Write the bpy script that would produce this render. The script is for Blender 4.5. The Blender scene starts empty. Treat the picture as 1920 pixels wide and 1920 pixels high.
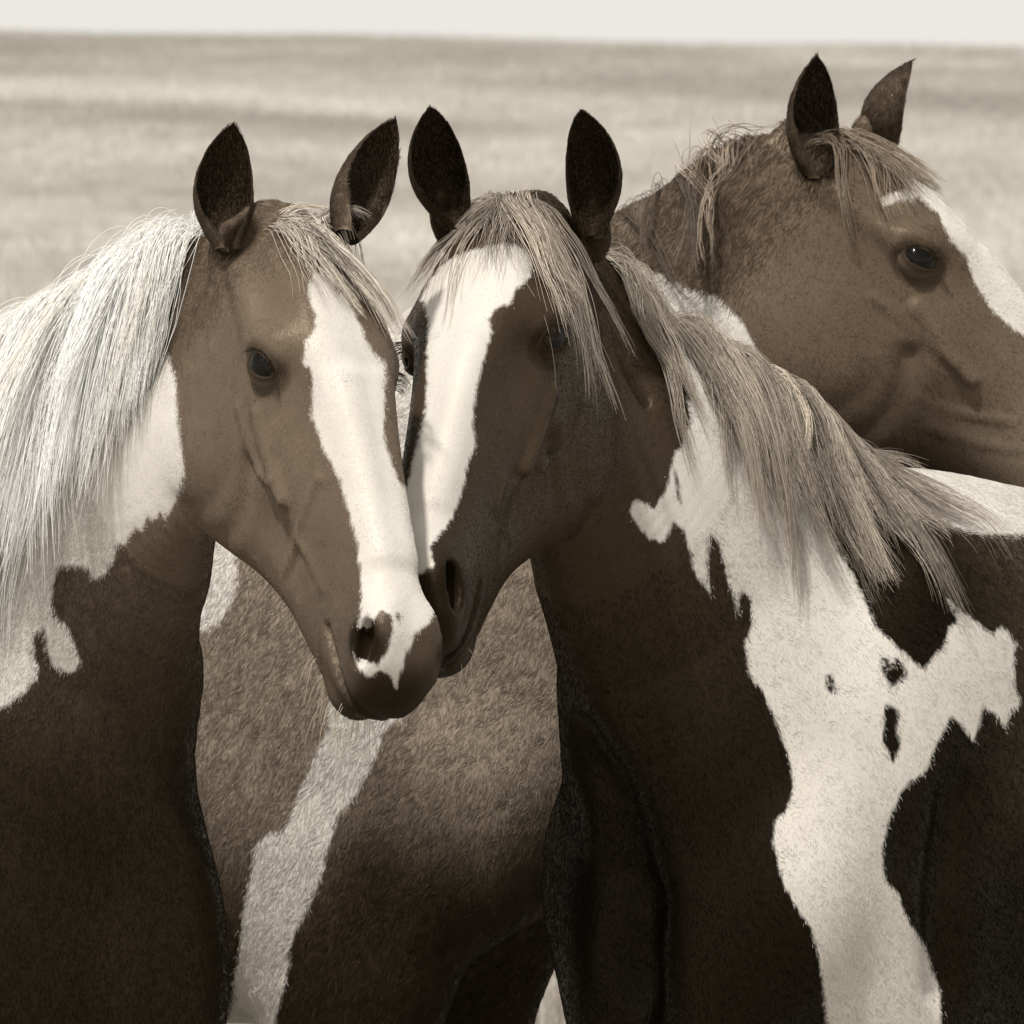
import bpy, math, random
import numpy as np

# ---------------------------------------------------------------- scene, camera, sky, sun
scene = bpy.context.scene
F_PX = 15400.0                       # focal length in pixels of the 1920 px photograph
CAM = np.array([0.0, 0.0, 1.70])
PITCH = math.radians(-2.15)
cam_data = bpy.data.cameras.new('camera')
cam_data.sensor_width = 36.0
cam_data.lens = F_PX / 1920.0 * 36.0
cam_data.clip_start = 0.5
cam_data.clip_end = 2000.0
cam_data.dof.use_dof = True
cam_data.dof.focus_distance = 8.95
cam_data.dof.aperture_fstop = 22.0
camera = bpy.data.objects.new('camera', cam_data)
scene.collection.objects.link(camera)
camera.location = CAM.tolist()
camera.rotation_euler = (math.pi / 2 + PITCH, 0, 0)
scene.camera = camera

SUN_EL, SUN_AZ = math.radians(61), math.radians(-150)   # azimuth: from +y, clockwise positive towards +x
sun_dir = np.array([math.sin(SUN_AZ) * math.cos(SUN_EL), math.cos(SUN_AZ) * math.cos(SUN_EL), math.sin(SUN_EL)])
world = bpy.data.worlds.new('World')
scene.world = world
world.use_nodes = True
wn, wl = world.node_tree.nodes, world.node_tree.links
bg = wn['Background']
sky = wn.new('ShaderNodeTexSky')
sky.sky_type = 'NISHITA'
sky.sun_disc = False
sky.sun_elevation = SUN_EL
sky.sun_rotation = SUN_AZ
sky.dust_density = 3.0
hs = wn.new('ShaderNodeHueSaturation')
hs.inputs['Saturation'].default_value = 0.0
wl.new(sky.outputs[0], hs.inputs['Color'])
tint = wn.new('ShaderNodeMix'); tint.data_type = 'RGBA'; tint.blend_type = 'MULTIPLY'
tint.inputs['Factor'].default_value = 1.0
tint.inputs['B'].default_value = (1.0, 0.975, 0.93, 1)
wl.new(hs.outputs[0], tint.inputs['A'])
haze_mix = wn.new('ShaderNodeMix'); haze_mix.data_type = 'RGBA'
tcw = wn.new('ShaderNodeTexCoord'); sep = wn.new('ShaderNodeSeparateXYZ'); wl.new(tcw.outputs['Generated'], sep.inputs[0])
mrw = wn.new('ShaderNodeMapRange'); mrw.interpolation_type = 'SMOOTHERSTEP'
mrw.inputs['From Min'].default_value = 0.05; mrw.inputs['From Max'].default_value = 0.32
mrw.inputs['To Min'].default_value = 0.97; mrw.inputs['To Max'].default_value = 0.15
wl.new(sep.outputs['Z'], mrw.inputs['Value']); wl.new(mrw.outputs[0], haze_mix.inputs['Factor'])   # bright ground haze, clearer overhead
haze_mix.inputs['B'].default_value = (6.6, 6.4, 6.0, 1)
wl.new(tint.outputs['Result'], haze_mix.inputs['A'])
wl.new(haze_mix.outputs['Result'], bg.inputs['Color'])
bg.inputs['Strength'].default_value = 0.13
sun_data = bpy.data.lights.new('sun', 'SUN')
sun_data.energy = 3.9
sun_data.angle = math.radians(3.0)
sun_data.color = (1.0, 0.965, 0.91)
sun = bpy.data.objects.new('sun', sun_data)
scene.collection.objects.link(sun)
from mathutils import Vector, Matrix
sun.rotation_euler = Vector((-sun_dir).tolist()).to_track_quat('-Z', 'Y').to_euler()
scene.view_settings.view_transform = 'Standard'
scene.view_settings.look = 'None'
scene.view_settings.gamma = 1.0
scene.view_settings.exposure = 0.0
scene.view_settings.use_curve_mapping = False

rng = np.random.default_rng(7)
C = scene.collection

# ---------------------------------------------------------------- pixel <-> world
CF = np.array([0, math.cos(PITCH), math.sin(PITCH)])
CU = np.array([0, -math.sin(PITCH), math.cos(PITCH)])
CR = np.array([1.0, 0, 0])
def W(u, v, d):
    """photo pixel (1920 px scale) at distance d along the view axis"""
    return CAM + d * (CF + CR * (u - 960) / F_PX - CU * (v - 960) / F_PX)
def project(P):
    q = P - CAM
    d = q @ CF
    return 960 + F_PX * (q @ CR) / d, 960 - F_PX * (q @ CU) / d, d
def nrm(v):
    v = np.asarray(v, float)
    return v / np.linalg.norm(v)

# ---------------------------------------------------------------- implicit modelling
def smin(a, b, k):
    h = np.clip(k - np.abs(a - b), 0, None) / k
    return np.minimum(a, b) - h * h * k * 0.25
def smax(a, b, k):
    return -smin(-a, -b, k)
def axis(lo, hi, flo, fhi, fine, coarse):
    pts = [flo]
    while pts[-1] < fhi: pts.append(pts[-1] + fine)
    h = fine
    up = [pts[-1]]
    while up[-1] < hi:
        h = min(h * 1.08, coarse); up.append(up[-1] + h)
    h = fine
    dn = [flo]
    while dn[-1] > lo:
        h = min(h * 1.08, coarse); dn.append(dn[-1] - h)
    return np.array(dn[:0:-1] + pts + up[1:], np.float32)
class Field:
    def __init__(s, ax):
        s.ax = ax
        s.D = np.full([len(a) for a in ax], 1.0, np.float32)
    def box(s, lo, hi):
        sl = []
        for a, l, h in zip(s.ax, lo, hi):
            i, j = np.searchsorted(a, l), np.searchsorted(a, h)
            sl.append(slice(max(i - 1, 0), min(j + 1, len(a))))
        return tuple(sl)
    def pts(s, sl):
        return [a[q].reshape([-1 if i == j else 1 for j in range(3)]) for i, (a, q) in enumerate(zip(s.ax, sl))]
    def add(s, d, sl, k):
        s.D[sl] = smin(s.D[sl], d, k) if k else np.minimum(s.D[sl], d)
    def cut(s, d, sl, k):
        s.D[sl] = smax(s.D[sl], -d, k)
    def ell(s, c, r, M=None, k=0.03, cut=False):
        """ellipsoid with centre c, radii r, axes = columns of M"""
        c = np.asarray(c, float); r = np.asarray(r, float)
        M = np.eye(3) if M is None else M
        e = np.sqrt(((M * r) ** 2).sum(1)) + k + 0.012
        sl = s.box(c - e, c + e)
        if s.D[sl].size == 0: return
        X, Y, Z = s.pts(sl)
        X, Y, Z = X - c[0], Y - c[1], Z - c[2]
        k0 = 0; k1 = 0
        for i in range(3):
            q = X * M[0, i] + Y * M[1, i] + Z * M[2, i]
            k0 = k0 + (q / r[i]) ** 2
            k1 = k1 + (q / r[i] ** 2) ** 2
        k0 = np.sqrt(k0); k1 = np.sqrt(k1) + 1e-6
        d = (k0 * (k0 - 1) / k1).astype(np.float32)
        (s.cut if cut else s.add)(d, sl, k)
    def chain(s, st, k=0.05, n=26, egg=0.0, cut=False):
        """tube of elliptic sections: stations (point, dorsal vector, lateral radius, dorsal radius)"""
        P = np.array([a[0] for a in st], float); N = np.array([a[1] for a in st], float)
        R = np.array([[a[2], a[3]] for a in st], float)
        t = np.linspace(0, len(st) - 1, n + 1)
        def cr(A):
            A = np.concatenate([2 * A[:1] - A[1:2], A, 2 * A[-1:] - A[-2:-1]])
            i = np.minimum(t.astype(int), len(st) - 2); f = (t - i)[:, None]
            p0, p1, p2, p3 = A[i], A[i + 1], A[i + 2], A[i + 3]
            return .5 * (2 * p1 + (p2 - p0) * f + (2 * p0 - 5 * p1 + 4 * p2 - p3) * f ** 2 + (3 * p1 - p0 - 3 * p2 + p3) * f ** 3)
        P, N, R = cr(P), cr(N), np.maximum(cr(R), 0.004)
        big = R.max() + k + 0.02
        sl = s.box(P.min(0) - big, P.max(0) + big)
        if s.D[sl].size == 0: return
        tmp = np.full(s.D[sl].shape, 1.0, np.float32)
        off = [q.start for q in sl]
        for i in range(n):
            a, b = P[i], P[i + 1]
            e = max(R[i].max(), R[i + 1].max()) + k + 0.02
            s2 = s.box(np.minimum(a, b) - e, np.maximum(a, b) + e)
            if s.D[s2].size == 0: continue
            X, Y, Z = s.pts(s2)
            ab = b - a; L2 = ab @ ab + 1e-12
            tt = np.clip(((X - a[0]) * ab[0] + (Y - a[1]) * ab[1] + (Z - a[2]) * ab[2]) / L2, 0, 1)
            T = nrm(ab); Nn = N[i] - T * (N[i] @ T); Nn = nrm(Nn); B = np.cross(T, Nn)
            dx, dy, dz = X - a[0] - tt * ab[0], Y - a[1] - tt * ab[1], Z - a[2] - tt * ab[2]
            qn = dx * Nn[0] + dy * Nn[1] + dz * Nn[2]
            qb = dx * B[0] + dy * B[1] + dz * B[2]
            qt = dx * T[0] + dy * T[1] + dz * T[2]
            ra = R[i, 0] + tt * (R[i + 1, 0] - R[i, 0]); rb = R[i, 1] + tt * (R[i + 1, 1] - R[i, 1])
            if egg: ra = ra * (1 - egg * np.clip(qn / rb, -1, 1))
            rt = np.minimum(ra, rb) * 0.8
            k0 = np.sqrt((qn / rb) ** 2 + (qb / ra) ** 2 + (qt / rt) ** 2)
            k1 = np.sqrt((qn / rb ** 2) ** 2 + (qb / ra ** 2) ** 2 + (qt / rt ** 2) ** 2) + 1e-6
            d = k0 * (k0 - 1) / k1
            s3 = tuple(slice(q.start - o, q.stop - o) for q, o in zip(s2, off))
            v = tmp[s3]
            if v.shape == d.shape: np.minimum(v, d, out=v)
            else:
                m = tuple(slice(max(-q.start, 0), None) for q in s3)
                s3 = tuple(slice(max(q.start, 0), q.stop) for q in s3)
                v = tmp[s3]; d = d[m][tuple(slice(0, n_) for n_ in v.shape)]
                np.minimum(v, d, out=v)
        (s.cut if cut else s.add)(tmp, sl, k)
    def mesh(s):
        """surface nets"""
        D = s.D; ins = D < 0
        nx, ny, nz = D.shape
        cnt = np.zeros((nx - 1, ny - 1, nz - 1), np.int8)
        for i in (0, 1):
            for j in (0, 1):
                for l in (0, 1):
                    cnt += ins[i:nx - 1 + i, j:ny - 1 + j, l:nz - 1 + l]
        I, J, K = np.nonzero((cnt > 0) & (cnt < 8))
        idx = np.full(cnt.shape, -1, np.int32); idx[I, J, K] = np.arange(len(I))
        acc = np.zeros((len(I), 3)); num = np.zeros(len(I))
        ax = s.ax
        cs = [(i, j, l) for i in (0, 1) for j in (0, 1) for l in (0, 1)]
        val = {c: D[I + c[0], J + c[1], K + c[2]] for c in cs}
        for a in cs:
            for e in range(3):
                if a[e]: continue
                b = list(a); b[e] = 1; b = tuple(b)
                va, vb = val[a], val[b]
                m = (va < 0) != (vb < 0)
                t = va[m] / (va[m] - vb[m])
                p = [ax[0][I[m] + a[0]], ax[1][J[m] + a[1]], ax[2][K[m] + a[2]]]
                q = [I, J, K][e][m]
                p[e] = ax[e][q] + t * (ax[e][q + 1] - ax[e][q])
                acc[m] += np.stack(p, 1); num[m] += 1
        V = acc / num[:, None]
        F = []
        for e in range(3):
            sh = [slice(None)] * 3
            a = [slice(1, -1)] * 3; b = [slice(1, -1)] * 3
            a[e] = slice(0, -1); b[e] = slice(1, None)
            A, B = ins[tuple(a)], ins[tuple(b)]
            G = np.argwhere(A != B)
            o = np.array([1, 1, 1]); o[e] = 0
            G = G + o
            flip = ins[G[:, 0], G[:, 1], G[:, 2]]
            u, w = [(1, 2), (2, 0), (0, 1)][e]
            du = np.zeros(3, int); du[u] = 1
            dw = np.zeros(3, int); dw[w] = 1
            q = [idx[tuple((G - du - dw).T)], idx[tuple((G - dw).T)], idx[tuple(G.T)], idx[tuple((G - du).T)]]
            Q = np.stack(q, 1)
            Q[~flip] = Q[~flip][:, ::-1]
            F.append(Q)
        return V, np.concatenate(F)

# ---------------------------------------------------------------- the horse's head (right, towards muzzle, dorsal)
HEAD = [
 (-.03, [(0,-.012),(.032,-.018),(.046,-.05),(.046,-.09),(.036,-.12),(0,-.13)]),
 (.03, [(0,.008),(.037,.004),(.061,-.025),(.065,-.075),(.055,-.135),(.028,-.172),(0,-.176)]),
 (.08, [(0,.026),(.042,.018),(.070,-.015),(.076,-.065),(.073,-.135),(.060,-.200),(.032,-.240),(0,-.244)]),
 (.14, [(0,.036),(.047,.030),(.076,-.002),(.082,-.05),(.077,-.115),(.072,-.18),(.059,-.236),(.032,-.272),(0,-.272)]),
 (.20, [(0,.034),(.047,.029),(.076,-.002),(.082,-.045),(.077,-.105),(.072,-.17),(.059,-.230),(.032,-.268),(0,-.266)]),
 (.26, [(0,.024),(.039,.019),(.063,-.008),(.072,-.05),(.073,-.09),(.066,-.145),(.052,-.21),(.027,-.243),(0,-.241)]),
 (.33, [(0,.010),(.030,.006),(.048,-.018),(.058,-.056),(.060,-.085),(.053,-.125),(.040,-.176),(.020,-.205),(0,-.205)]),
 (.40, [(0,-.003),(.025,-.007),(.041,-.028),(.048,-.062),(.047,-.095),(.041,-.134),(.024,-.172),(0,-.180)]),
 (.47, [(0,-.012),(.023,-.017),(.039,-.038),(.045,-.068),(.044,-.098),(.038,-.132),(.022,-.160),(0,-.165)]),
 (.53, [(0,-.020),(.025,-.024),(.043,-.042),(.049,-.072),(.046,-.100),(.039,-.126),(.021,-.150),(0,-.154)]),
 (.57, [(0,-.033),(.026,-.037),(.042,-.052),(.048,-.076),(.045,-.098),(.036,-.118),(.018,-.137),(0,-.140)]),
 (.592, [(0,-.052),(.022,-.054),(.036,-.066),(.041,-.084),(.037,-.102),(.027,-.114),(.014,-.124),(0,-.125)]),
 (.608, [(0,-.078),(.010,-.079),(.017,-.084),(.019,-.091),(.017,-.099),(.012,-.105),(.006,-.108),(0,-.108)]),
]
NA = 25
ANG = np.linspace(0, math.pi, NA)
def _head_table():
    ys, zc, RR = [], [], []
    for y, pts in HEAD:
        p = np.array(pts, float)
        c = (p[0, 1] + p[-1, 1]) / 2
        # densify smoothly, then polar
        t = np.linspace(0, len(p) - 1, 200)
        A = np.concatenate([[[-p[1, 0], p[1, 1]]], p, [[-p[-2, 0], p[-2, 1]]]])
        i = np.minimum(t.astype(int), len(p) - 2); f = (t - i)[:, None]
        p0, p1, p2, p3 = A[i], A[i + 1], A[i + 2], A[i + 3]
        q = .5 * (2 * p1 + (p2 - p0) * f + (2 * p0 - 5 * p1 + 4 * p2 - p3) * f ** 2 + (3 * p1 - p0 - 3 * p2 + p3) * f ** 3)
        th = np.arctan2(np.abs(q[:, 0]), q[:, 1] - c)
        r = np.hypot(q[:, 0], q[:, 1] - c)
        o = np.argsort(th)
        ys.append(y); zc.append(c); RR.append(np.interp(ANG, th[o], r[o]))
    ys = np.array(ys); zc = np.array(zc); RR = np.array(RR)
    yy = np.linspace(ys[0], ys[-1], 161)
    # monotone-ish cubic through the stations
    def cub(V):
        m = np.gradient(V, ys, axis=0)
        i = np.clip(np.searchsorted(ys, yy) - 1, 0, len(ys) - 2)
        h = ys[i + 1] - ys[i]; f = (yy - ys[i]) / h
        if V.ndim == 2: h = h[:, None]; f = f[:, None]
        return ((2*f**3-3*f**2+1)*V[i] + (f**3-2*f**2+f)*h*m[i] + (-2*f**3+3*f**2)*V[i+1] + (f**3-f**2)*h*m[i+1])
    return yy, cub(zc), cub(RR)
HY, HZ, HR = _head_table()
WX, WZ = .95, 1.10                       # narrower, with deeper jaws than the table
def hm(p):
    p = np.array(p, float)
    p[..., 0] *= WX
    p[..., 2] = np.where(p[..., 2] < -.05, -.05 + (p[..., 2] + .05) * WZ, p[..., 2])
    return p
def head_loft(x, y, z):
    x = x / WX
    z = np.where(z < -.05, -.05 + (z + .05) / WZ, z)
    t = np.clip((y - HY[0]) / (HY[-1] - HY[0]) * (len(HY) - 1), 0, len(HY) - 1.001)
    i = t.astype(np.int32); f = t - i
    c = HZ[i] * (1 - f) + HZ[i + 1] * f
    dz = z - c; ax = np.abs(x)
    th = np.arctan2(ax, dz) / math.pi * (NA - 1)
    th = np.clip(th, 0, NA - 1.001)
    j = th.astype(np.int32); g = th - j
    r = (HR[i, j] * (1 - f) + HR[i + 1, j] * f) * (1 - g) + (HR[i, j + 1] * (1 - f) + HR[i + 1, j + 1] * f) * g
    d = np.hypot(ax, dz) - r
    over = np.maximum(y - HY[-1], HY[0] - y)
    return np.where(over > 0, np.hypot(np.maximum(d, 0), over) + np.minimum(d, 0) * 0, d) * 0.92

class Pose:
    """head frame: origin at the poll, columns of R = right, muzzle, dorsal, s = size"""
    def __init__(s, R, o, size):
        u, _, v = np.linalg.svd(np.array(R, float)); s.R = u @ v
        s.o = np.asarray(o, float); s.s = size
    def w(s, p): return s.o + s.s * (np.asarray(p, float) @ s.R.T)
    def v(s, d): return np.asarray(d, float) @ s.R.T
    def l(s, P): return ((P - s.o) @ s.R) / s.s
def eulR(ax, a):
    c, s = math.cos(a), math.sin(a)
    return {'x': np.array([[1,0,0],[0,c,-s],[0,s,c]]), 'y': np.array([[c,0,s],[0,1,0],[-s,0,c]]), 'z': np.array([[c,-s,0],[s,c,0],[0,0,1]])}[ax]

EYE = np.array([.0728, .195, -.038])
EYE_R = .0235
def build_head(F, ps):
    lo = np.array([-.14, -.08, -.30]); hi = np.array([.14, .66, .08])
    cor = np.array([[(lo, hi)[i][0], (lo, hi)[j][1], (lo, hi)[k][2]] for i in (0, 1) for j in (0, 1) for k in (0, 1)])
    cw = ps.w(cor)
    sl = F.box(cw.min(0), cw.max(0))
    X, Y, Z = F.pts(sl)
    X, Y, Z = X - ps.o[0], Y - ps.o[1], Z - ps.o[2]
    R = ps.R / ps.s
    loc = [X * R[0, i] + Y * R[1, i] + Z * R[2, i] for i in range(3)]
    F.add((head_loft(*loc) * ps.s).astype(np.float32), sl, 0.012)
    def E(c, r, k=.02, cut=False, rot=None, sides=(1, -1)):
        for sx in sides:
            M = np.eye(3) if rot is None else rot
            cc = hm(c); cc[0] *= sx
            MM = np.diag([sx, 1, 1]) @ M
            F.ell(ps.w(cc), np.array(r) * ps.s, ps.R @ MM, k * ps.s, cut)
    def Cap(p, q, r0, r1, k=.015):
        for sx in (1, -1):
            a = hm(p); b = hm(q); a[0] *= sx; b[0] *= sx
            F.chain([(ps.w(a), ps.v((0, 0, 1)), r0 * ps.s, r0 * ps.s), (ps.w(b), ps.v((0, 0, 1)), r1 * ps.s, r1 * ps.s)], k * ps.s, 3)
    # masseter disc, brow, zygomatic arch, facial crest
    E((.055, .155, -.168), (.029, .088, .092), .014)
    E((.064, .185, -.022), (.028, .042, .022), .022)
    Cap((.076, .165, -.035), (.067, .06, -.045), .014, .012, .02)
    Cap((.073, .232, -.076), (.062, .335, -.094), .0095, .0075, .010)
    # temple hollow, hollow in front of the crest, groove under the cheek
    E((.090, .122, .006), (.020, .032, .022), .03, True)
    E((.080, .275, -.018), (.016, .05, .020), .04, True)
    E((.071, .375, -.125), (.022, .05, .018), .03, True)
    for sx in (1, -1):
        cr = [(.100, .038, -.12), (.091, .040, -.16), (.081, .052, -.20), (.069, .088, -.262)]
        F.chain([(ps.w(hm(p) * [sx, 1, 1]), ps.v((0, 1, 0)), .010 * ps.s, .008 * ps.s) for p in cr], .022 * ps.s, 12, 0., True)
    for sx in (1, -1):      # front edge of the cheek muscle, vein below the crest
        cr = [(.068, .262, -.118), (.066, .286, -.150), (.058, .290, -.19), (.046, .275, -.235)]
        F.chain([(ps.w(hm(p) * [sx, 1, 1]), ps.v((0, 1, 0)), .0065 * ps.s, .0065 * ps.s) for p in cr], .022 * ps.s, 12, 0., True)
        cr = [(.071, .33, -.125), (.060, .37, -.135), (.052, .42, -.125)]
        F.chain([(ps.w(hm(p) * [sx, 1, 1]), ps.v((0, 1, 0)), .006 * ps.s, .006 * ps.s) for p in cr], .014 * ps.s, 10, 0., True)
    # nasal ridge
    Cap((.018, .25, .012), (.014, .46, -.022), .014, .012, .02)
    # nostrils
    rn = eulR('x', math.radians(-35)) @ eulR('z', math.radians(-10))
    E((.032, .549, -.052), (.017, .040, .024), .02, rot=rn)
    # lips, chin
    E((0, .588, -.088), (.034, .022, .022), .015, sides=(1,))
    E((0, .548, -.142), (.027, .03, .016), .015, sides=(1,))
    E((.041, .553, -.054), (.016, .027, .0135), .008, True, rot=rn)
    # mouth
    for sx in (1, -1):
        pts = [(0.0, .618, -.108), (.022, .605, -.110), (.036, .575, -.111), (.043, .53, -.107), (.045, .492, -.104)]
        prev = None
        for p in pts:
            p = hm(p); p[0] *= sx
            if prev is not None:
                for t in np.linspace(0, 1, 14):
                    q = prev * (1 - t) + p * t
                    F.ell(ps.w(q), np.array([.008, .008, .0042]) * ps.s, ps.R, .004 * ps.s, True)
            prev = p
    # sockets filled just behind the eyeballs
    E(EYE, (EYE_R * .88,) * 3, .006)
def eye_frame(ps, sx):
    n = nrm([.93, .22, .20]); a = np.array([0, 1.0, .42]); a = nrm(a - n * (a @ n)); b = np.cross(n, a); b = b if b[2] > 0 else -b
    f = lambda v: ps.v(v * [sx, 1, 1])
    return ps.w(hm(EYE) * [sx, 1, 1]), f(n), f(a), f(b)
def lid_mesh(ps, sx, m=40):
    """eyelids: rings from the almond opening out into the skin"""
    c, n, a, b = eye_frame(ps, sx); R = EYE_R * ps.s
    V = []; Fq = []; dk = []
    rings = [(-.05, .985), (-.01, 1.03), (.05, 1.075), (.14, 1.085), (.23, 1.06), (.31, 1.085), (.50, 1.07), (.80, 1.02), (1.2, .98)]
    for k, r in rings:
        for j in range(m):
            ph = 2 * math.pi * j / m
            ca, sb = math.cos(ph), math.sin(ph)
            al = .92 * abs(ca) ** 1.15 * math.copysign(1, ca); be = (.58 if sb > 0 else .46) * sb
            if ca > 0 and sb < 0: be -= .05 * ca
            th = math.hypot(al, be) + k; al, be = al / (math.hypot(al, be) + 1e-9), be / (math.hypot(al, be) + 1e-9)
            rr = r + (.06 if sb > .1 else 0) * max(0, 1 - abs(k - .12) * 5) * sb
            d = n * math.cos(th) + (a * al + b * be) * math.sin(th)
            V.append(c + d * R * rr); dk.append(max(0, min(1, (.5 - k) / .45)) * .8)
    nr = len(rings)
    flip = np.dot(np.cross(a, b), n) < 0
    for i in range(nr - 1):
        for j in range(m):
            q = (i*m+j, (i+1)*m+j, (i+1)*m+(j+1) % m, i*m+(j+1) % m)
            Fq.append(q[::-1] if flip else q)
    return np.array(V), np.array(Fq), np.array(dk)

_eu = np.linspace(-.2, 1.2, 281)
_ew = np.interp(_eu, [0, .12, .3, .45, .62, .8, .93, 1], [.42, .70, .98, 1.05, .98, .72, .36, .03])
_ew = np.where((_eu > .95), _ew, np.convolve(np.pad(_ew, 12, 'edge'), np.hanning(27)[1:-1] / np.hanning(27).sum(), 'valid'))
def ear_mesh(base, tip, face, L_w=0.034, bend=0.0, curl=0.012, n=22, m=18, thick=.0035):
    """cupped pointed ear from base to tip, its opening towards face"""
    base, tip = np.asarray(base), np.asarray(tip)
    T = tip - base; Ln = np.linalg.norm(T); T = T / Ln
    Fc = nrm(face - T * (np.asarray(face) @ T)); S = np.cross(T, Fc)
    V = []
    for layer in (0, 1):
        for i in range(n):
            u = i / (n - 1)
            w = L_w * np.interp(u, _eu, _ew)
            op = np.interp(u, [0, .1, .25, .5, .8, 1], [160, 146, 124, 108, 100, 95])   # half angle of the wall
            dep = w * np.interp(u, [0, .2, .5, 1], [1.0, .95, .75, .45])
            cen = base + T * (u * Ln) + Fc * (curl * math.sin(u * math.pi) * -1.0 + .012 * u * u) + S * (bend * math.sin(u * math.pi * .9))
            for j in range(m):
                v = -1 + 2 * j / (m - 1)
                a = math.radians(op) * v
                th = 0 if layer == 0 else thick * (1 - u * .5) * math.cos(v * math.pi / 2) ** .5 if abs(v) < .999 else 0
                p = cen + S * ((w - th) * math.sin(a) if abs(a) < math.pi / 2 else (w - th) * math.sin(a)) - Fc * (dep - th) * math.cos(a)
                V.append(p)
    Fq = []
    for layer in (0, 1):
        o = layer * n * m
        for i in range(n - 1):
            for j in range(m - 1):
                q = (o + i * m + j, o + i * m + j + 1, o + (i + 1) * m + j + 1, o + (i + 1) * m + j)
                Fq.append(q[::-1] if layer == 0 else q)
    return np.array(V), np.array(Fq), n * m

# ---------------------------------------------------------------- trunk and legs
class Body:
    def __init__(s, origin, fwd, size=1.0, drop=0.0):
        s.drop = drop
        s.f = nrm([fwd[0], fwd[1], 0]); s.r = np.cross(s.f, [0, 0, 1.0]); s.o = np.array([origin[0], origin[1], 0.0]); s.s = size
        s.M = np.stack([s.r, s.f, [0, 0, 1.0]], 1)
    def w(s, p):
        p = np.array(p, float); p[..., 2] -= s.drop * np.clip((p[..., 2] - .2) / .5, 0, 1) / s.s
        return s.o + s.s * (p @ s.M.T)
def build_body(F, bd, breast=(.89, .17)):
    up = np.array([0, 0, 1.0]); S = bd.s
    def ch(st, k=.06, n=20, d=up, egg=0.):
        F.chain([(bd.w(p), d, a * S, b * S) for p, a, b in st], k * S, n, egg)
    def E(c, r, k=.05, cut=False, rot=None):
        for sx in (1, -1):
            cc = np.array(c, float); cc[0] *= sx
            M = np.eye(3) if rot is None else np.diag([sx, 1, 1]) @ rot
            F.ell(bd.w(cc), np.array(r) * S, bd.M @ M, k * S, cut)
    ch([((0, .28, 1.05), .15, .20), ((0, .18, 1.08), .195, .28), ((0, 0, 1.075), .225, .345), ((0, -.3, 1.06), .265, .325),
        ((0, -.6, 1.08), .27, .30), ((0, -.85, 1.12), .255, .285), ((0, -1.05, 1.13), .22, .25), ((0, -1.2, 1.12), .14, .17)], .05, 48)
    E((.145, .09, 1.06), (.085, .17, .30), .06, rot=eulR('x', math.radians(18)))      # shoulder blade
    E((.135, .275, .97), (.085, .08, .14), .05)                                    # point of shoulder
    E((.073, .32, breast[0]), (.075, .075, breast[1]), .06)                                   # breast
    E((.165, -.02, .93), (.08, .12, .16), .05)                                      # triceps
    E((.14, -.95, 1.02), (.125, .22, .29), .07)
    E((.16, -.74, .88), (.09, .11, .15), .06)
    for sx in (1, -1):
        ch([((sx*.145, .12, .95), .09, .15), ((sx*.145, .13, .80), .085, .135), ((sx*.14, .13, .62), .055, .068), ((sx*.14, .145, .50), .048, .052),
            ((sx*.14, .15, .44), .045, .05), ((sx*.14, .14, .36), .032, .036), ((sx*.14, .14, .20), .029, .034), ((sx*.14, .145, .14), .038, .042),
            ((sx*.14, .175, .075), .034, .034), ((sx*.14, .20, .03), .05, .05)], .035, 26, bd.f)
        ch([((sx*.15, -.85, .90), .11, .17), ((sx*.15, -.92, .74), .085, .12), ((sx*.145, -1.05, .60), .055, .07), ((sx*.14, -1.14, .50), .042, .06),
            ((sx*.14, -1.13, .42), .038, .048), ((sx*.14, -1.10, .24), .032, .038), ((sx*.14, -1.09, .14), .04, .044),
            ((sx*.14, -1.055, .075), .034, .034), ((sx*.14, -1.03, .03), .05, .05)], .035, 26, bd.f)

def laplace(V, Fq, it, lam=.5, mask=None):
    n = len(V)
    e = np.concatenate([Fq[:, [0, 1]], Fq[:, [1, 2]], Fq[:, [2, 3]], Fq[:, [3, 0]]])
    e = np.concatenate([e, e[:, ::-1]])
    deg = np.bincount(e[:, 0], minlength=n)[:, None]
    for _ in range(it):
        for l in (lam, -lam * 1.04):
            A = np.stack([np.bincount(e[:, 0], weights=V[e[:, 1], i], minlength=n) for i in range(3)], 1) / np.maximum(deg, 1)
            V = V + l * (A - V)
    return V

def link_mesh(name, V, Fq, mat, parent=None, smooth=True):
    me = bpy.data.meshes.new(name)
    me.from_pydata(np.asarray(V).tolist(), [], np.asarray(Fq).tolist())
    if smooth: me.polygons.foreach_set('use_smooth', np.ones(len(me.polygons), bool))
    me.materials.append(mat)
    me.update()
    o = bpy.data.objects.new(name, me); C.objects.link(o)
    if parent is not None:
        o.parent = parent
        o.matrix_parent_inverse = Matrix.Translation(-Vector(parent.location))
    return o

# ---------------------------------------------------------------- materials
def mat_new(name):
    m = bpy.data.materials.new(name); m.use_nodes = True
    return m, m.node_tree.nodes, m.node_tree.links, m.node_tree.nodes['Principled BSDF']
def simple(name, col, rough=.6, spec=.3):
    m, n, l, b = mat_new(name)
    b.inputs['Base Color'].default_value = (*col, 1); b.inputs['Roughness'].default_value = rough
    b.inputs['Specular IOR Level'].default_value = spec
    return m
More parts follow.
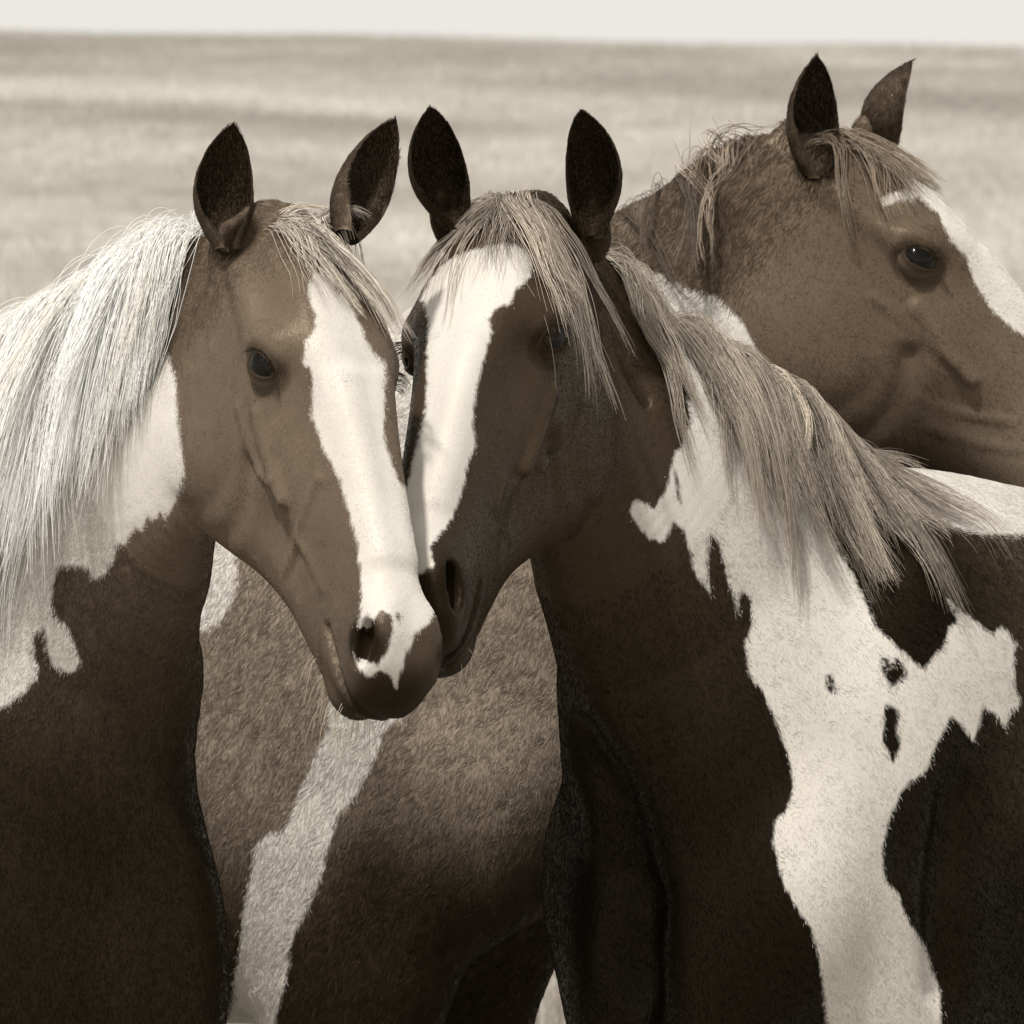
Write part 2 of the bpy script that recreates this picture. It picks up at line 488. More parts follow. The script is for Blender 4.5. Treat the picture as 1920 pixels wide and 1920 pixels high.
# coat markings: outlines read off the photograph (1920 px), laid onto the skin of the horse they belong to
WHITE = {
'A': [[(587,513),(580,537),(580,567),(592,590),(590,617),(573,640),(567,683),(582,690),(587,710),(585,750),(583,783),(590,793),(607,840),(637,900),(653,960),(670,1020),(677,1077),(677,1143),(670,1177),(663,1227),(667,1240),(670,1250),(690,1270),(713,1258),(733,1267),(743,1290),(760,1233),(780,1187),(803,1170),(830,1120),(815,1060),(785,960),(765,917),(747,900),(733,867),(723,827),(720,800),(722,717),(723,683),(700,660),(683,627),(663,583),(647,553),(630,547),(623,517),(605,508)],
      [(371,380),(371,420),(300,470),(275,540),(268,600),(271,614),(297,630),(313,656),(330,709),(330,752),(335,805),(345,885),(330,940),(308,975),(300,958),(287,978),(279,965),(266,996),(255,985),(234,1023),(222,1020),(212,1054),(196,1076),(175,1086),(165,1066),(154,1060),(112,1060),(101,1097),(96,1124),(101,1155),(125,1171),(141,1208),(151,1240),(138,1262),(101,1251),(90,1219),(80,1171),(64,1193),(64,1230),(72,1251),(64,1309),(55,1280),(40,1298),(0,1331),(-900,1400),(-900,250),(100,380)]],
'B': [[(913,462),(950,456),(980,463),(1000,490),(997,517),(967,543),(960,567),(930,577),(917,597),(922,623),(907,677),(893,727),(887,793),(892,837),(880,860),(867,920),(847,973),(827,1000),(807,1023),(812,1060),(790,1075),(740,1060),(745,980),(763,910),(780,843),(797,777),(800,710),(800,660),(803,603),(797,570),(788,562),(810,520),(840,487),(880,470)],
      [(1248,600),(1275,660),(1290,740),(1293,793),(1280,840),(1267,845),(1258,880),(1250,920),(1227,953),(1193,937),(1180,960),(1200,990),(1220,1010),(1247,1017),(1263,977),(1280,993),(1285,1003),(1302,1070),(1334,1117),(1325,1059),(1330,996),(1348,1017),(1365,1084),(1384,1150),(1386,1108),(1404,1115),(1411,1164),(1397,1206),(1405,1268),(1431,1296),(1452,1345),(1473,1401),(1485,1447),(1487,1480),(1473,1520),(1453,1537),(1450,1580),(1463,1640),(1490,1697),(1520,1740),(1533,1780),(1543,1847),(1550,1920),(1560,2100),(1790,2100),(1763,1913),(1763,1873),(1747,1813),(1733,1773),(1707,1733),(1680,1673),(1657,1647),(1653,1597),(1663,1547),(1683,1497),(1700,1467),(1737,1447),(1750,1407),(1770,1370),(1783,1340),(1800,1357),(1827,1393),(1837,1350),(1843,1323),(1867,1337),(1887,1367),(1897,1330),(1913,1320),(1900,1280),(1902,1268),(1899,1234),(1906,1206),(1878,1174),(1857,1188),(1822,1160),(1773,1122),(1798,1164),(1780,1174),(1770,1206),(1738,1248),(1728,1255),(1700,1227),(1679,1209),(1641,1174),(1600,1080),(1520,950),(1440,820),(1370,700),(1300,600),(1260,560)],
      [(1560,850),(1700,850),(2200,900),(2200,1000),(1920,1003),(1830,1000),(1770,985),(1700,950),(1640,905)]],
'C': [[(1690,320),(1711,361),(1759,401),(1783,453),(1812,481),(1824,525),(1856,577),(1896,613),(1930,635),(2060,800),(2200,800),(1990,540),(1860,430),(1760,330),(1720,300)],
      [(1647,373),(1660,385),(1690,372),(1712,380),(1722,360),(1700,352),(1675,362)],
      [(807,1270),(760,1343),(720,1363),(713,1400),(690,1447),(667,1493),(637,1520),(617,1580),(607,1633),(573,1713),(550,1747),(540,1827),(517,1913),(500,2050),(400,2050),(430,1907),(440,1847),(453,1763),(457,1707),(467,1657),(473,1630),(480,1580),(500,1563),(537,1553),(560,1493),(587,1423),(617,1360),(617,1320),(640,1270),(700,1220)],
      [(330,1000),(445,1000),(448,1085),(440,1120),(415,1165),(385,1180),(300,1180)],
      [(690,560),(800,560),(800,960),(690,960)],
      [(1200,500),(1290,540),(1350,556),(1395,610),(1430,680),(1500,770),(1560,850),(1480,850),(1380,760),(1300,640),(1200,560)]],
}
SPOTS = {'A': [[(713,1143),(733,1153),(737,1180),(723,1227),(707,1247),(683,1237),(683,1193),(697,1167)], [(665,1200),(676,1215),(672,1240),(660,1235)], [(746,1145),(754,1155),(748,1165),(742,1160)], [(250,695),(262,715),(262,745),(254,745)]],
         'B': [[(1650,1228),(1662,1235),(1668,1255),(1680,1232),(1697,1250),(1700,1275),(1685,1272),(1672,1295),(1655,1260)], [(1662,1318),(1685,1330),(1682,1365),(1687,1395),(1675,1430),(1655,1395),(1655,1345)], [(1547,1265),(1560,1265),(1567,1295),(1558,1302),(1549,1290)], [(1266,880),(1273,905),(1275,945),(1268,935)]], 'C': []}
def poly_sd(P, poly):
    """signed distance in pixels, positive inside"""
    poly = np.asarray(poly, float); x, y = P[:, 0], P[:, 1]
    ins = np.zeros(len(P), bool); dm = np.full(len(P), 1e9)
    for (x0, y0), (x1, y1) in zip(poly, np.roll(poly, -1, 0)):
        c = ((y0 > y) != (y1 > y))
        if y1 != y0: ins ^= c & (x < (x1 - x0) * (y - y0) / (y1 - y0) + x0)
        ex, ey = x1 - x0, y1 - y0
        t = np.clip(((x - x0) * ex + (y - y0) * ey) / (ex * ex + ey * ey + 1e-9), 0, 1)
        dm = np.minimum(dm, (x - x0 - t * ex) ** 2 + (y - y0 - t * ey) ** 2)
    return np.where(ins, 1, -1) * np.sqrt(dm)
def white_of(key, P):
    u, v, d = project(P); uv = np.stack([u, v], 1)
    w = np.full(len(P), -400.0)
    for p in WHITE[key]: w = np.maximum(w, poly_sd(uv, p))
    for p in SPOTS[key]: w = np.minimum(w, -poly_sd(uv, p))
    return w
def N_(n, t, **k):
    q = n.new(t)
    for a_, b_ in k.items(): setattr(q, a_, b_)
    return q
def coat_material(name, coat, coat2, white=(.60, .57, .525), dark=(.012, .008, .004), bump=.25):
    m, n, l, b = mat_new(name)
    at = N_(n, 'ShaderNodeAttribute', attribute_name='white'); ad = N_(n, 'ShaderNodeAttribute', attribute_name='darkness')
    tc = N_(n, 'ShaderNodeTexCoord'); mp = N_(n, 'ShaderNodeMapping'); mp.inputs['Scale'].default_value = (1, 1, .28)
    l.new(tc.outputs['Object'], mp.inputs['Vector'])
    n1 = N_(n, 'ShaderNodeTexNoise'); n1.inputs['Scale'].default_value = 160; n1.inputs['Detail'].default_value = 3
    l.new(mp.outputs[0], n1.inputs['Vector'])
    ma = N_(n, 'ShaderNodeMath', operation='MULTIPLY_ADD'); ma.inputs[1].default_value = 16; ma.inputs[2].default_value = -8
    l.new(n1.outputs['Fac'], ma.inputs[0])
    ad1 = N_(n, 'ShaderNodeMath', operation='ADD'); l.new(at.outputs['Fac'], ad1.inputs[0]); l.new(ma.outputs[0], ad1.inputs[1])
    mr = N_(n, 'ShaderNodeMapRange', interpolation_type='SMOOTHSTEP'); mr.inputs['From Min'].default_value = -5; mr.inputs['From Max'].default_value = 5
    l.new(ad1.outputs[0], mr.inputs['Value'])
    n2 = N_(n, 'ShaderNodeTexNoise'); n2.inputs['Scale'].default_value = 14; n2.inputs['Detail'].default_value = 5
    l.new(tc.outputs['Object'], n2.inputs['Vector'])
    cr = N_(n, 'ShaderNodeMix', data_type='RGBA'); cr.inputs['A'].default_value = (*[c * .72 for c in coat], 1); cr.inputs['B'].default_value = (*[c * 1.25 for c in coat], 1)
    l.new(n2.outputs['Fac'], cr.inputs['Factor'])
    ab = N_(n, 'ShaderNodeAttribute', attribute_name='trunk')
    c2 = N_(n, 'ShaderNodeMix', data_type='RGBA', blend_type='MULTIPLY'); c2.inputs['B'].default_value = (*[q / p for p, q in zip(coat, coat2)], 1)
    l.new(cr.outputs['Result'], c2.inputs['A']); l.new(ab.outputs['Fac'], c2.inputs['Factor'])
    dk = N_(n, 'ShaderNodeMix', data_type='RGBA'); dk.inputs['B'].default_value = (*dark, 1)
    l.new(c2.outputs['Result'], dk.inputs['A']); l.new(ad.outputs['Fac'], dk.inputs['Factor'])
    wh = N_(n, 'ShaderNodeMix', data_type='RGBA')
    wv = N_(n, 'ShaderNodeMix', data_type='RGBA'); wv.inputs['A'].default_value = (*[c * k for c, k in zip(white, (.80, .78, .75))], 1); wv.inputs['B'].default_value = (*[c * 1.06 for c in white], 1)
    l.new(n2.outputs['Fac'], wv.inputs['Factor']); l.new(wv.outputs['Result'], wh.inputs['B'])
    l.new(dk.outputs['Result'], wh.inputs['A']); l.new(mr.outputs[0], wh.inputs['Factor'])
    l.new(wh.outputs['Result'], b.inputs['Base Color'])
    b.inputs['Roughness'].default_value = .38; b.inputs['Specular IOR Level'].default_value = .26
    sp = N_(n, 'ShaderNodeMapRange'); sp.inputs['To Min'].default_value = .17; sp.inputs['To Max'].default_value = .06
    b.inputs['Specular Tint'].default_value = (1, .80, .58, 1)
    l.new(ad.outputs['Fac'], sp.inputs['Value']); l.new(sp.outputs[0], b.inputs['Specular IOR Level'])
    n3 = N_(n, 'ShaderNodeTexNoise'); n3.inputs['Scale'].default_value = 420; n3.inputs['Detail'].default_value = 3
    l.new(mp.outputs[0], n3.inputs['Vector'])
    bp = N_(n, 'ShaderNodeBump'); bp.inputs['Strength'].default_value = bump; bp.inputs['Distance'].default_value = .002
    l.new(n3.outputs['Fac'], bp.inputs['Height']); l.new(bp.outputs[0], b.inputs['Normal'])
    return m
def hair_material(name, rough=.45, spec=.3):
    m, n, l, b = mat_new(name)
    at = N_(n, 'ShaderNodeAttribute', attribute_name='tone')
    l.new(at.outputs['Color'], b.inputs['Base Color'])
    b.inputs['Roughness'].default_value = rough; b.inputs['Specular IOR Level'].default_value = spec
    b.inputs['Specular Tint'].default_value = (1, .82, .62, 1)
    return m
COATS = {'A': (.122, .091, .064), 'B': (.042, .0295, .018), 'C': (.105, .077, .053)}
COAT2 = {'A': (.013, .0088, .0045), 'B': (.0042, .0027, .0012), 'C': (.225, .183, .140)}     # trunk: A, B darker coat deepened with painted shade; C paler, lit flank painted in
WHITE_RGB = np.array([.60, .57, .525])
M_COATS = {k: coat_material('coat', c, COAT2[k]) for k, c in COATS.items()}
M_HAIR = hair_material('mane_hair')
M_FUR = hair_material('short_hair', .36, .06)
M_EYE = simple('eye_ball', (.004, .0025, .001), .06, .22)
def ground_material():
    m, n, l, b = mat_new('dry_grass_field')
    tc = N_(n, 'ShaderNodeTexCoord')
    def noise(scale, sx, sy, det, rot=0):
        mp = N_(n, 'ShaderNodeMapping'); mp.inputs['Scale'].default_value = (sx, sy, 1); mp.inputs['Rotation'].default_value = (0, 0, rot)
        l.new(tc.outputs['Object'], mp.inputs['Vector'])
        q = N_(n, 'ShaderNodeTexNoise'); q.inputs['Scale'].default_value = scale; q.inputs['Detail'].default_value = det
        l.new(mp.outputs[0], q.inputs['Vector']); return q.outputs['Fac']
    a1 = noise(1, .10, .035, 3, .15); a2 = noise(1, 1.2, .25, 4)
    sw = N_(n, 'ShaderNodeAttribute', attribute_name='swath')
    mx = N_(n, 'ShaderNodeMix', data_type='FLOAT'); mx.inputs['Factor'].default_value = .35; l.new(a1, mx.inputs['A']); l.new(a2, mx.inputs['B'])
    cr = N_(n, 'ShaderNodeValToRGB'); cr.color_ramp.elements[0].position = .38; cr.color_ramp.elements[0].color = (.25, .227, .196, 1)
    cr.color_ramp.elements[1].position = .62; cr.color_ramp.elements[1].color = (.475, .447, .405, 1)
    ads = N_(n, 'ShaderNodeMath', operation='MULTIPLY_ADD'); ads.inputs[1].default_value = .11; l.new(sw.outputs['Fac'], ads.inputs[0]); l.new(mx.outputs['Result'], ads.inputs[2])
    l.new(ads.outputs[0], cr.inputs['Fac']); l.new(cr.outputs['Color'], b.inputs['Base Color'])
    b.inputs['Roughness'].default_value = .95; b.inputs['Specular IOR Level'].default_value = .1
    return m
M_GROUND = ground_material()

# ---------------------------------------------------------------- the horses
HORSES = []
UP = np.array([0, 0, 1.0])
def sample(F, P):
    ix = []; fr = []
    for a, i in zip(F.ax, range(3)):
        k = np.clip(np.searchsorted(a, P[:, i]) - 1, 0, len(a) - 2)
        ix.append(k); fr.append(np.clip((P[:, i] - a[k]) / (a[k + 1] - a[k]), 0, 1))
    r = 0
    for i in (0, 1):
        for j in (0, 1):
            for k in (0, 1):
                w = (fr[0] if i else 1 - fr[0]) * (fr[1] if j else 1 - fr[1]) * (fr[2] if k else 1 - fr[2])
                r = r + w * F.D[ix[0] + i, ix[1] + j, ix[2] + k]
    return r
def grad(F, P, h=.006):
    g = np.stack([sample(F, P + h * e) - sample(F, P - h * e) for e in np.eye(3)], 1)
    return g / (np.linalg.norm(g, axis=1)[:, None] + 1e-9)
def to_surface(F, P, it=12):
    for _ in range(it): P = P - grad(F, P) * np.clip(sample(F, P), -.03, .03)[:, None]
    return P
def smoothstep(a, b, x):
    t = np.clip((x - a) / (b - a), 0, 1); return t * t * (3 - 2 * t)
def hair_object(name, paths, tones, root, mat, r0=.0006, r1=.0001):
    """paths (n, k, 3): one hair curve each"""
    n, k, _ = paths.shape
    hc = bpy.data.hair_curves.new(name)
    hc.add_curves([k] * n)
    hc.points.foreach_set('position', paths.reshape(-1).astype(np.float32))
    rad = np.tile(np.interp(np.linspace(0, 1, k), [0, .7, 1], [r0, r0 * .8, r1]), n).astype(np.float32)
    hc.points.foreach_set('radius', rad)
    at = hc.attributes.new('tone', 'FLOAT_COLOR', 'CURVE')
    at.data.foreach_set('color', np.concatenate([tones, np.ones((n, 1))], 1).astype(np.float32).reshape(-1))
    hc.materials.append(mat)
    o = bpy.data.objects.new(name, hc); C.objects.link(o)
    o.parent = root; o.matrix_parent_inverse = Matrix.Translation(-Vector(root.location))
    return o
def locks(F, roots, dirs, pulls, length, per, seed, spread=.012, steps=26, stiff=.80, off=.004, clump=.75, wave=.004, grav=.16):
    """locks of hair grown from roots, pulled, falling under gravity and kept outside the skin"""
    r = np.random.default_rng(seed)
    n = len(roots); m = n * per
    gid = np.repeat(np.arange(n), per)
    lead = np.arange(m) % per == 0
    P = roots[gid] + r.normal(0, spread * .5, (m, 3)) * (~lead)[:, None]
    P = to_surface(F, P, 5)
    v = dirs[gid] + r.normal(0, .10, (m, 3)); v /= np.linalg.norm(v, axis=1)[:, None]
    L = length[gid] * r.uniform(.72, 1.05, m)
    pl = pulls[gid] + r.normal(0, .025, (m, 3))
    offs = off + r.uniform(0, .006, m) + (r.uniform(0, .012, n))[gid]
    path = [P.copy()]
    for i in range(steps):
        v = v * stiff + pl * (1 - stiff) * 2.2 + np.array([0, 0, -grav]) * (1 - stiff) * 5 * .5
        v /= np.linalg.norm(v, axis=1)[:, None]
        P = P + v * (L / steps)[:, None]
        d = sample(F, P); o = offs * min(1, (i + 1) / 5)
        g = grad(F, P)
        push = np.clip(o - d, 0, .02)
        P = P + g * push[:, None]
        v = P - path[-1]; v /= np.linalg.norm(v, axis=1)[:, None] + 1e-9
        path.append(P.copy())
    path = np.stack(path, 1)
    t = np.linspace(0, 1, steps + 1)
    lp = path[lead][gid]
    cl = (clump * np.clip(t * 1.4, 0, 1) ** 1.1)[None, :, None] * r.uniform(.55, 1.1, m)[:, None, None]
    path = path * (1 - cl) + lp * cl
    ph = r.uniform(0, 6.28, (n, 3)); fq = r.uniform(3, 8, (n, 3))
    wv = np.sin(t[None, :, None] * fq[gid][:, None, :] + ph[gid][:, None, :]) - np.sin(ph[gid])[:, None, :]
    ph2 = r.uniform(0, 6.28, (m, 3)); fq2 = r.uniform(6, 16, (m, 3))
    wv2 = np.sin(t[None, :, None] * fq2[:, None, :] + ph2[:, None, :]) - np.sin(ph2)[:, None, :]
    path = path + (wv * wave + wv2 * wave * .25) * (t ** .8)[None, :, None]
    return path, gid
def tones(n, gid, base, var, seed, gvar=.25):
    r = np.random.default_rng(seed)
    k = np.exp(r.normal(0, gvar, gid.max() + 1))[gid] * np.exp(r.normal(0, var, n))
    return np.clip(np.array(base)[None] * k[:, None], .002, .8)
def px_surface(F, pts, d0=8.3, d1=11.0):
    """where the view ray of each photo pixel meets the body"""
    out = []
    for u, v in pts:
        d = np.linspace(d0, d1, 700); P = np.array([W(u, v, q) for q in d])
        m = np.nonzero(sample(F, P) < 0)[0]
        if len(m): out.append(P[m[0]])
    return out
def horse(key, name, label, pose, body, neck, ears, creases=(), veins=(), fine=.0042):
    root = bpy.data.objects.new(name, None); C.objects.link(root)
    root.location = (float(body.o[0]), float(body.o[1]), 0)
    root['label'] = label; root['category'] = 'horse'
    hp = pose.w([[-.13, -.05, -.27], [.13, .63, .06], [.13, -.05, .06], [-.13, .63, -.27], [0, .3, 0]])
    flo, fhi = hp.min(0), hp.max(0)
    bp = np.array([body.w(p) for p in ((-.4, .55, 0), (.4, .55, 0), (-.4, -1.45, 0), (.4, -1.45, 0), (0, 0, 1.5))])
    lo = np.minimum(bp.min(0), flo) - .05; hi = np.maximum(bp.max(0), fhi) + .05
    lo[2] = -.03
    F = Field([axis(lo[i], hi[i], flo[i], fhi[i], fine, .016) for i in range(3)])
    build_body(F, body, (.995, .12) if key == 'C' else (.89, .17))
    F.chain(neck, .05, 60, .28)
    for e in ears:
        T = nrm(np.asarray(e[1]) - e[0]); fc = nrm(e[2]); fc = nrm(fc - T * (fc @ T))
        F.ell(np.asarray(e[0]) * .98 + np.asarray(e[1]) * .02 - fc * .034, (.018, .014, .038), np.stack([np.cross(T, fc), fc, T], 1), .02)
    build_head(F, pose)
    if key == 'A':
        F.ell(W(275, 1850, 9.10), (.075, .07, .17), None, .14)
    for pts, rad in creases:
        ps_ = px_surface(F, pts)
        if len(ps_) > 1: F.chain([(p, UP, rad, rad) for p in ps_], rad * 3.5, 10, 0., True)
    for pts, rad in veins:
        ps_ = px_surface(F, pts)
        if len(ps_) > 1: F.chain([(p + nrm(p - CAM) * rad * .55, UP, rad, rad) for p in ps_], .008, 12)
    V, Q = F.mesh()
    V = laplace(V, Q, 3)
    nb = len(V)
    dark = head_dark(key, pose, V)
    for e in ears:
        q = np.asarray(e[0]) * .84 + np.asarray(e[1]) * .16 + nrm(e[2]) * .008
        dark = np.maximum(dark, .94 * smoothstep(.040, .028, np.linalg.norm(V - q, axis=1)))
    for e in ears:
        ev, ef, n1 = ear_mesh(*e)
        V = np.concatenate([V, ev]); Q = np.concatenate([Q, ef + len(V) - len(ev)])
        u = np.tile(np.repeat(np.linspace(0, 1, 22), 18), 2)
        dk = np.concatenate([np.full(n1, .25) + .75 * smoothstep(.75, 1, u[:n1]), np.full(n1, .97)])
        dark = np.concatenate([dark, dk])
    for sx in (1, -1):
        ev, ef, dk = lid_mesh(pose, sx)
        V = np.concatenate([V, ev]); Q = np.concatenate([Q, ef + len(V) - len(ev)]); dark = np.concatenate([dark, dk])
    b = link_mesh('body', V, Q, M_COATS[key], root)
    wh = white_of(key, V)
    wh[nb:] = -400
    q = pose.l(V[:nb])
    for sx in (1, -1):
        wh[:nb] = np.where(np.linalg.norm(q - hm((.041 * sx, .553, -.054)), axis=1) < .019, -30, wh[:nb])
    # markings stay on the side they are seen on
    nv = np.zeros(len(V) * 3, np.float32); b.data.vertices.foreach_get('normal', nv); nv = nv.reshape(-1, 3)
    view = V - CAM; view /= np.linalg.norm(view, axis=1)[:, None]
    wh = np.where((nv * view).sum(1) > .45, np.minimum(wh, -40), wh)
    at = b.data.attributes.new('white', 'FLOAT', 'POINT'); at.data.foreach_set('value', wh.astype(np.float32))
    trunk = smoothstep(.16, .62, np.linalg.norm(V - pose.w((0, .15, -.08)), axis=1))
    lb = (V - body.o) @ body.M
    if key == 'C': trunk = trunk * smoothstep(.80, 1.05, lb[:, 2] + .03 * np.sin(lb[:, 1] * 23))            # pale flank above dark legs: the barrel's lit top painted into the coat
    else: trunk = trunk * np.maximum(smoothstep(-.06, .12, lb[:, 1]), smoothstep(1.16, .92, lb[:, 2]))  # front and lower trunk: dark coat with throat and chest shade painted in
    if key == 'C': dark = np.maximum(dark, .80 * smoothstep(1.04, .80, lb[:, 2] + .04 * np.sin(lb[:, 1] * 19) + .02 * np.sin(lb[:, 1] * 53)))  # C's lower trunk darkens downward, shade put into the coat, into dark legs
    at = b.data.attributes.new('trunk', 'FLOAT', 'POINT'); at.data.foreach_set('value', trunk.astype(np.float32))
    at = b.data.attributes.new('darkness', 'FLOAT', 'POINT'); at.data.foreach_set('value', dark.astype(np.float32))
    for sx in (1, -1):
        bpy_eye(pose, sx, root)
    HORSES.append(dict(key=key, root=root, body=b, V=V, Q=Q, nb=nb, pose=pose, bd=body, F=F, neck=neck, nv=nv, wh=wh, dark=dark, trunk=trunk))
    print(name, len(V), F.D.shape)
    return HORSES[-1]
def head_dark(key, ps, V):
    """dark skin: muzzle, nostrils, round the eyes"""
    q = ps.l(V)
    d = np.zeros(len(V))
    e = hm(EYE)
    for sx in (1, -1):
        r = np.linalg.norm((q - e * [sx, 1, 1]) / [1, 1.25, 1], axis=1)
        d = np.maximum(d, .55 * smoothstep(.034, .026, r))
        r = np.linalg.norm((q - hm((.041 * sx, .553, -.054))) / [1, 1.2, 1], axis=1)
        d = np.maximum(d, .97 * smoothstep(.030, .020, r))
    muz = smoothstep(.565, .60, q[:, 1] - .25 * (q[:, 2] + .09)) * (np.linalg.norm(q - [0, .58, -.1], axis=1) < .12)
    if key == 'C': d = np.maximum(d, .8 * smoothstep(-.10, -.18, q[:, 2]) * smoothstep(.20, .36, q[:, 1]) * (np.abs(q[:, 0]) < .12) * (q[:, 1] < .7))  # C's dark muzzle coat carried back along the jaw, underside shade painted in
    d = np.maximum(d, {'A': .9, 'B': .6, 'C': .7}[key] * muz)
    return d
def bpy_eye(ps, sx, root):
    c = ps.w(hm(EYE) * [sx, 1, 1]); r = EYE_R * ps.s
    n, m = 16, 24
    V = []; Fq = []
    for i in range(n + 1):
        for j in range(m):
            a, b_ = math.pi * i / n, 2 * math.pi * j / m
            V.append(c + r * np.array([math.sin(a) * math.cos(b_), math.sin(a) * math.sin(b_), math.cos(a)]))
    for i in range(n):
        for j in range(m):
            Fq.append((i*m+j, (i+1)*m+j, (i+1)*m+(j+1) % m, i*m+(j+1) % m))
    return link_mesh('eye', V, np.array(Fq), M_EYE, root)

def pose_from(R, px, d, size): return Pose(R, W(px[0], px[1], d), size)

# A: left horse, pale mane
def px_dir(u0, v0, u1, v1, d): return W(u1, v1, d) - W(u0, v0, d)
pA = pose_from([[-.8146, .2625, .5175], [-.5587, -.5852, -.5873], [.1486, -.7668, .6253]], (555, 404), 8.82, .978)
bA = Body(W(-290, 960, 9.30), (.73, -.68), 1.06, .10)
dA = nrm(-pA.R[:, 1] + .3 * pA.R[:, 2])
neckA = [(pA.w((0, .07, -.075)), dA, .050, .085), (W(395, 630, 8.88), nrm(dA + .3 * UP), .038, .125), (W(290, 750, 8.94), nrm(dA + UP), .054, .168), (W(175, 900, 9.03), nrm([-.3, .2, 1]), .082, .205),
         (W(60, 1070, 9.13), nrm([-.3, .2, 1]), .125, .245), (bA.w((0, .14, 1.16)), UP, .16, .28), (bA.w((0, -.1, 1.14)), UP, .15, .25)]
earA = [(W(428, 470, 8.80), W(440, 238, 8.83), np.array([.1, -1, .1]), .031, -.008), (W(650, 445, 8.77), W(728, 230, 8.86), np.array([.62, -1, .1]), .031, .004)]
hA = horse('A', 'horse', 'brown and white horse with long pale mane and a broad blaze down its face', pA, bA, neckA, earA, [],
           [([(452, 765), (468, 825), (488, 880), (505, 905)], .0042), ([(600, 900), (575, 960), (560, 1010), (540, 1070)], .0040), ([(560, 1010), (590, 1060), (610, 1110)], .0036), ([(520, 800), (505, 860), (510, 900)], .0036)])
# B: middle horse, dark coat
pB = pose_from([[-.9181, -.2142, -.3336], [.3766, -.7329, -.5659], [-.1232, -.6452, .7531]], (958, 376), 9.09, 1.038)
bB = Body(W(1640, 960, 9.52), (-.70, -.71), 1.04, .085)
dB = nrm(-pB.R[:, 1] + .3 * pB.R[:, 2])
neckB = [(pB.w((0, .07, -.075)), dB, .050, .085), (W(1068, 630, 9.15), nrm(dB + .3 * UP), .042, .128), (W(1140, 775, 9.19), nrm(dB + UP), .060, .168), (W(1245, 935, 9.25), nrm([.3, .2, 1]), .095, .20),
         (W(1350, 1100, 9.33), nrm([.3, .2, 1]), .125, .24), (bB.w((0, .14, 1.16)), UP, .16, .28), (bB.w((0, -.1, 1.14)), UP, .15, .25)]
earB = [(W(858, 425, 9.03), W(801, 198, 9.0), np.array([.30, -1, .1]), .031, -.004), (W(1108, 445, 9.10), W(1088, 202, 9.07), np.array([-.15, -1, .1]), .030, .008)]
hB = horse('B', 'horse', 'dark brown and white horse with tangled forelock standing nose to nose with its neighbour', pB, bB, neckB, earB, [([(1085, 1380), (1120, 1440), (1150, 1495), (1170, 1560), (1180, 1640)], .015), ([(1790, 1500), (1775, 1600), (1766, 1700), (1768, 1850)], .012), ([(1215, 1700), (1205, 1780), (1215, 1850)], .014)],
           [([(1090, 760), (1060, 830), (1010, 880)], .0042), ([(940, 900), (930, 960), (950, 1010)], .0036)])
# C: horse behind, looking to the side
pC = pose_from([[-.0742, .7316, .6767], [-.9864, -.145, .0491], [.1348, -.6626, .734]], (1529, 247), 10.0, 1.054)
bC = Body(W(560, 960, 10.3), (.92, -.40), 1.06, .10)
dC = nrm(-pC.R[:, 1] + .3 * pC.R[:, 2])
neckC = [(pC.w((0, .07, -.075)), dC, .052, .085), (W(1445, 410, 10.03), nrm([-.5, 0, 1]), .040, .108), (W(1340, 540, 10.08), nrm([-.5, 0, 1]), .050, .145), (W(1160, 710, 10.15), nrm([-.5, 0, 1]), .10, .19),
         (W(930, 890, 10.2), nrm([-.4, 0, 1]), .13, .23), (bC.w((0, .14, 1.16)), UP, .16, .27), (bC.w((0, -.1, 1.14)), UP, .15, .25)]
earC = [(W(1535, 335, 9.93), W(1524, 106, 9.93), np.array([.45, -1, .1]), .031), (W(1655, 285, 10.06), W(1694, 112, 10.05), np.array([1, .5, .1]), .030)]
hC = horse('C', 'horse', 'brown horse in profile behind the others with sparse mane strands', pC, bC, neckC, earC, [],
           [([(1720, 745), (1800, 775), (1900, 790)], .0042), ([(1740, 800), (1830, 830), (1915, 845)], .0040), ([(1640, 560), (1720, 620), (1790, 680)], .0042)])

# ---------------------------------------------------------------- manes and forelocks
def crest_roots(h, t0, t1, n, seed, lat=.010):
    st = h['neck']; P = np.array([a[0] for a in st]); N = np.array([a[1] for a in st]); R = np.array([a[3] for a in st])
    r = np.random.default_rng(seed)
    t = np.sort(r.uniform(t0, t1, n)); f = lambda A: np.stack([np.interp(t, np.arange(len(st)), A[:, i]) for i in range(A.shape[1])], 1)
    q = f(P); nn = f(N); rr = f(R[:, None])
    T = np.gradient(q, axis=0) if n > 2 else nn
    p = q + nn * (rr + .02) + r.normal(0, lat, (n, 3))
    return to_surface(h['F'], p, 14), nn, t
def pull_px(h, n, du, dv, dy, seed, j=.15):
    r = np.random.default_rng(seed)
    p = np.array([du, dy, -dv], float)[None] + r.normal(0, j, (n, 3))
    return p
M4 = np.array([.62, .58, .52])
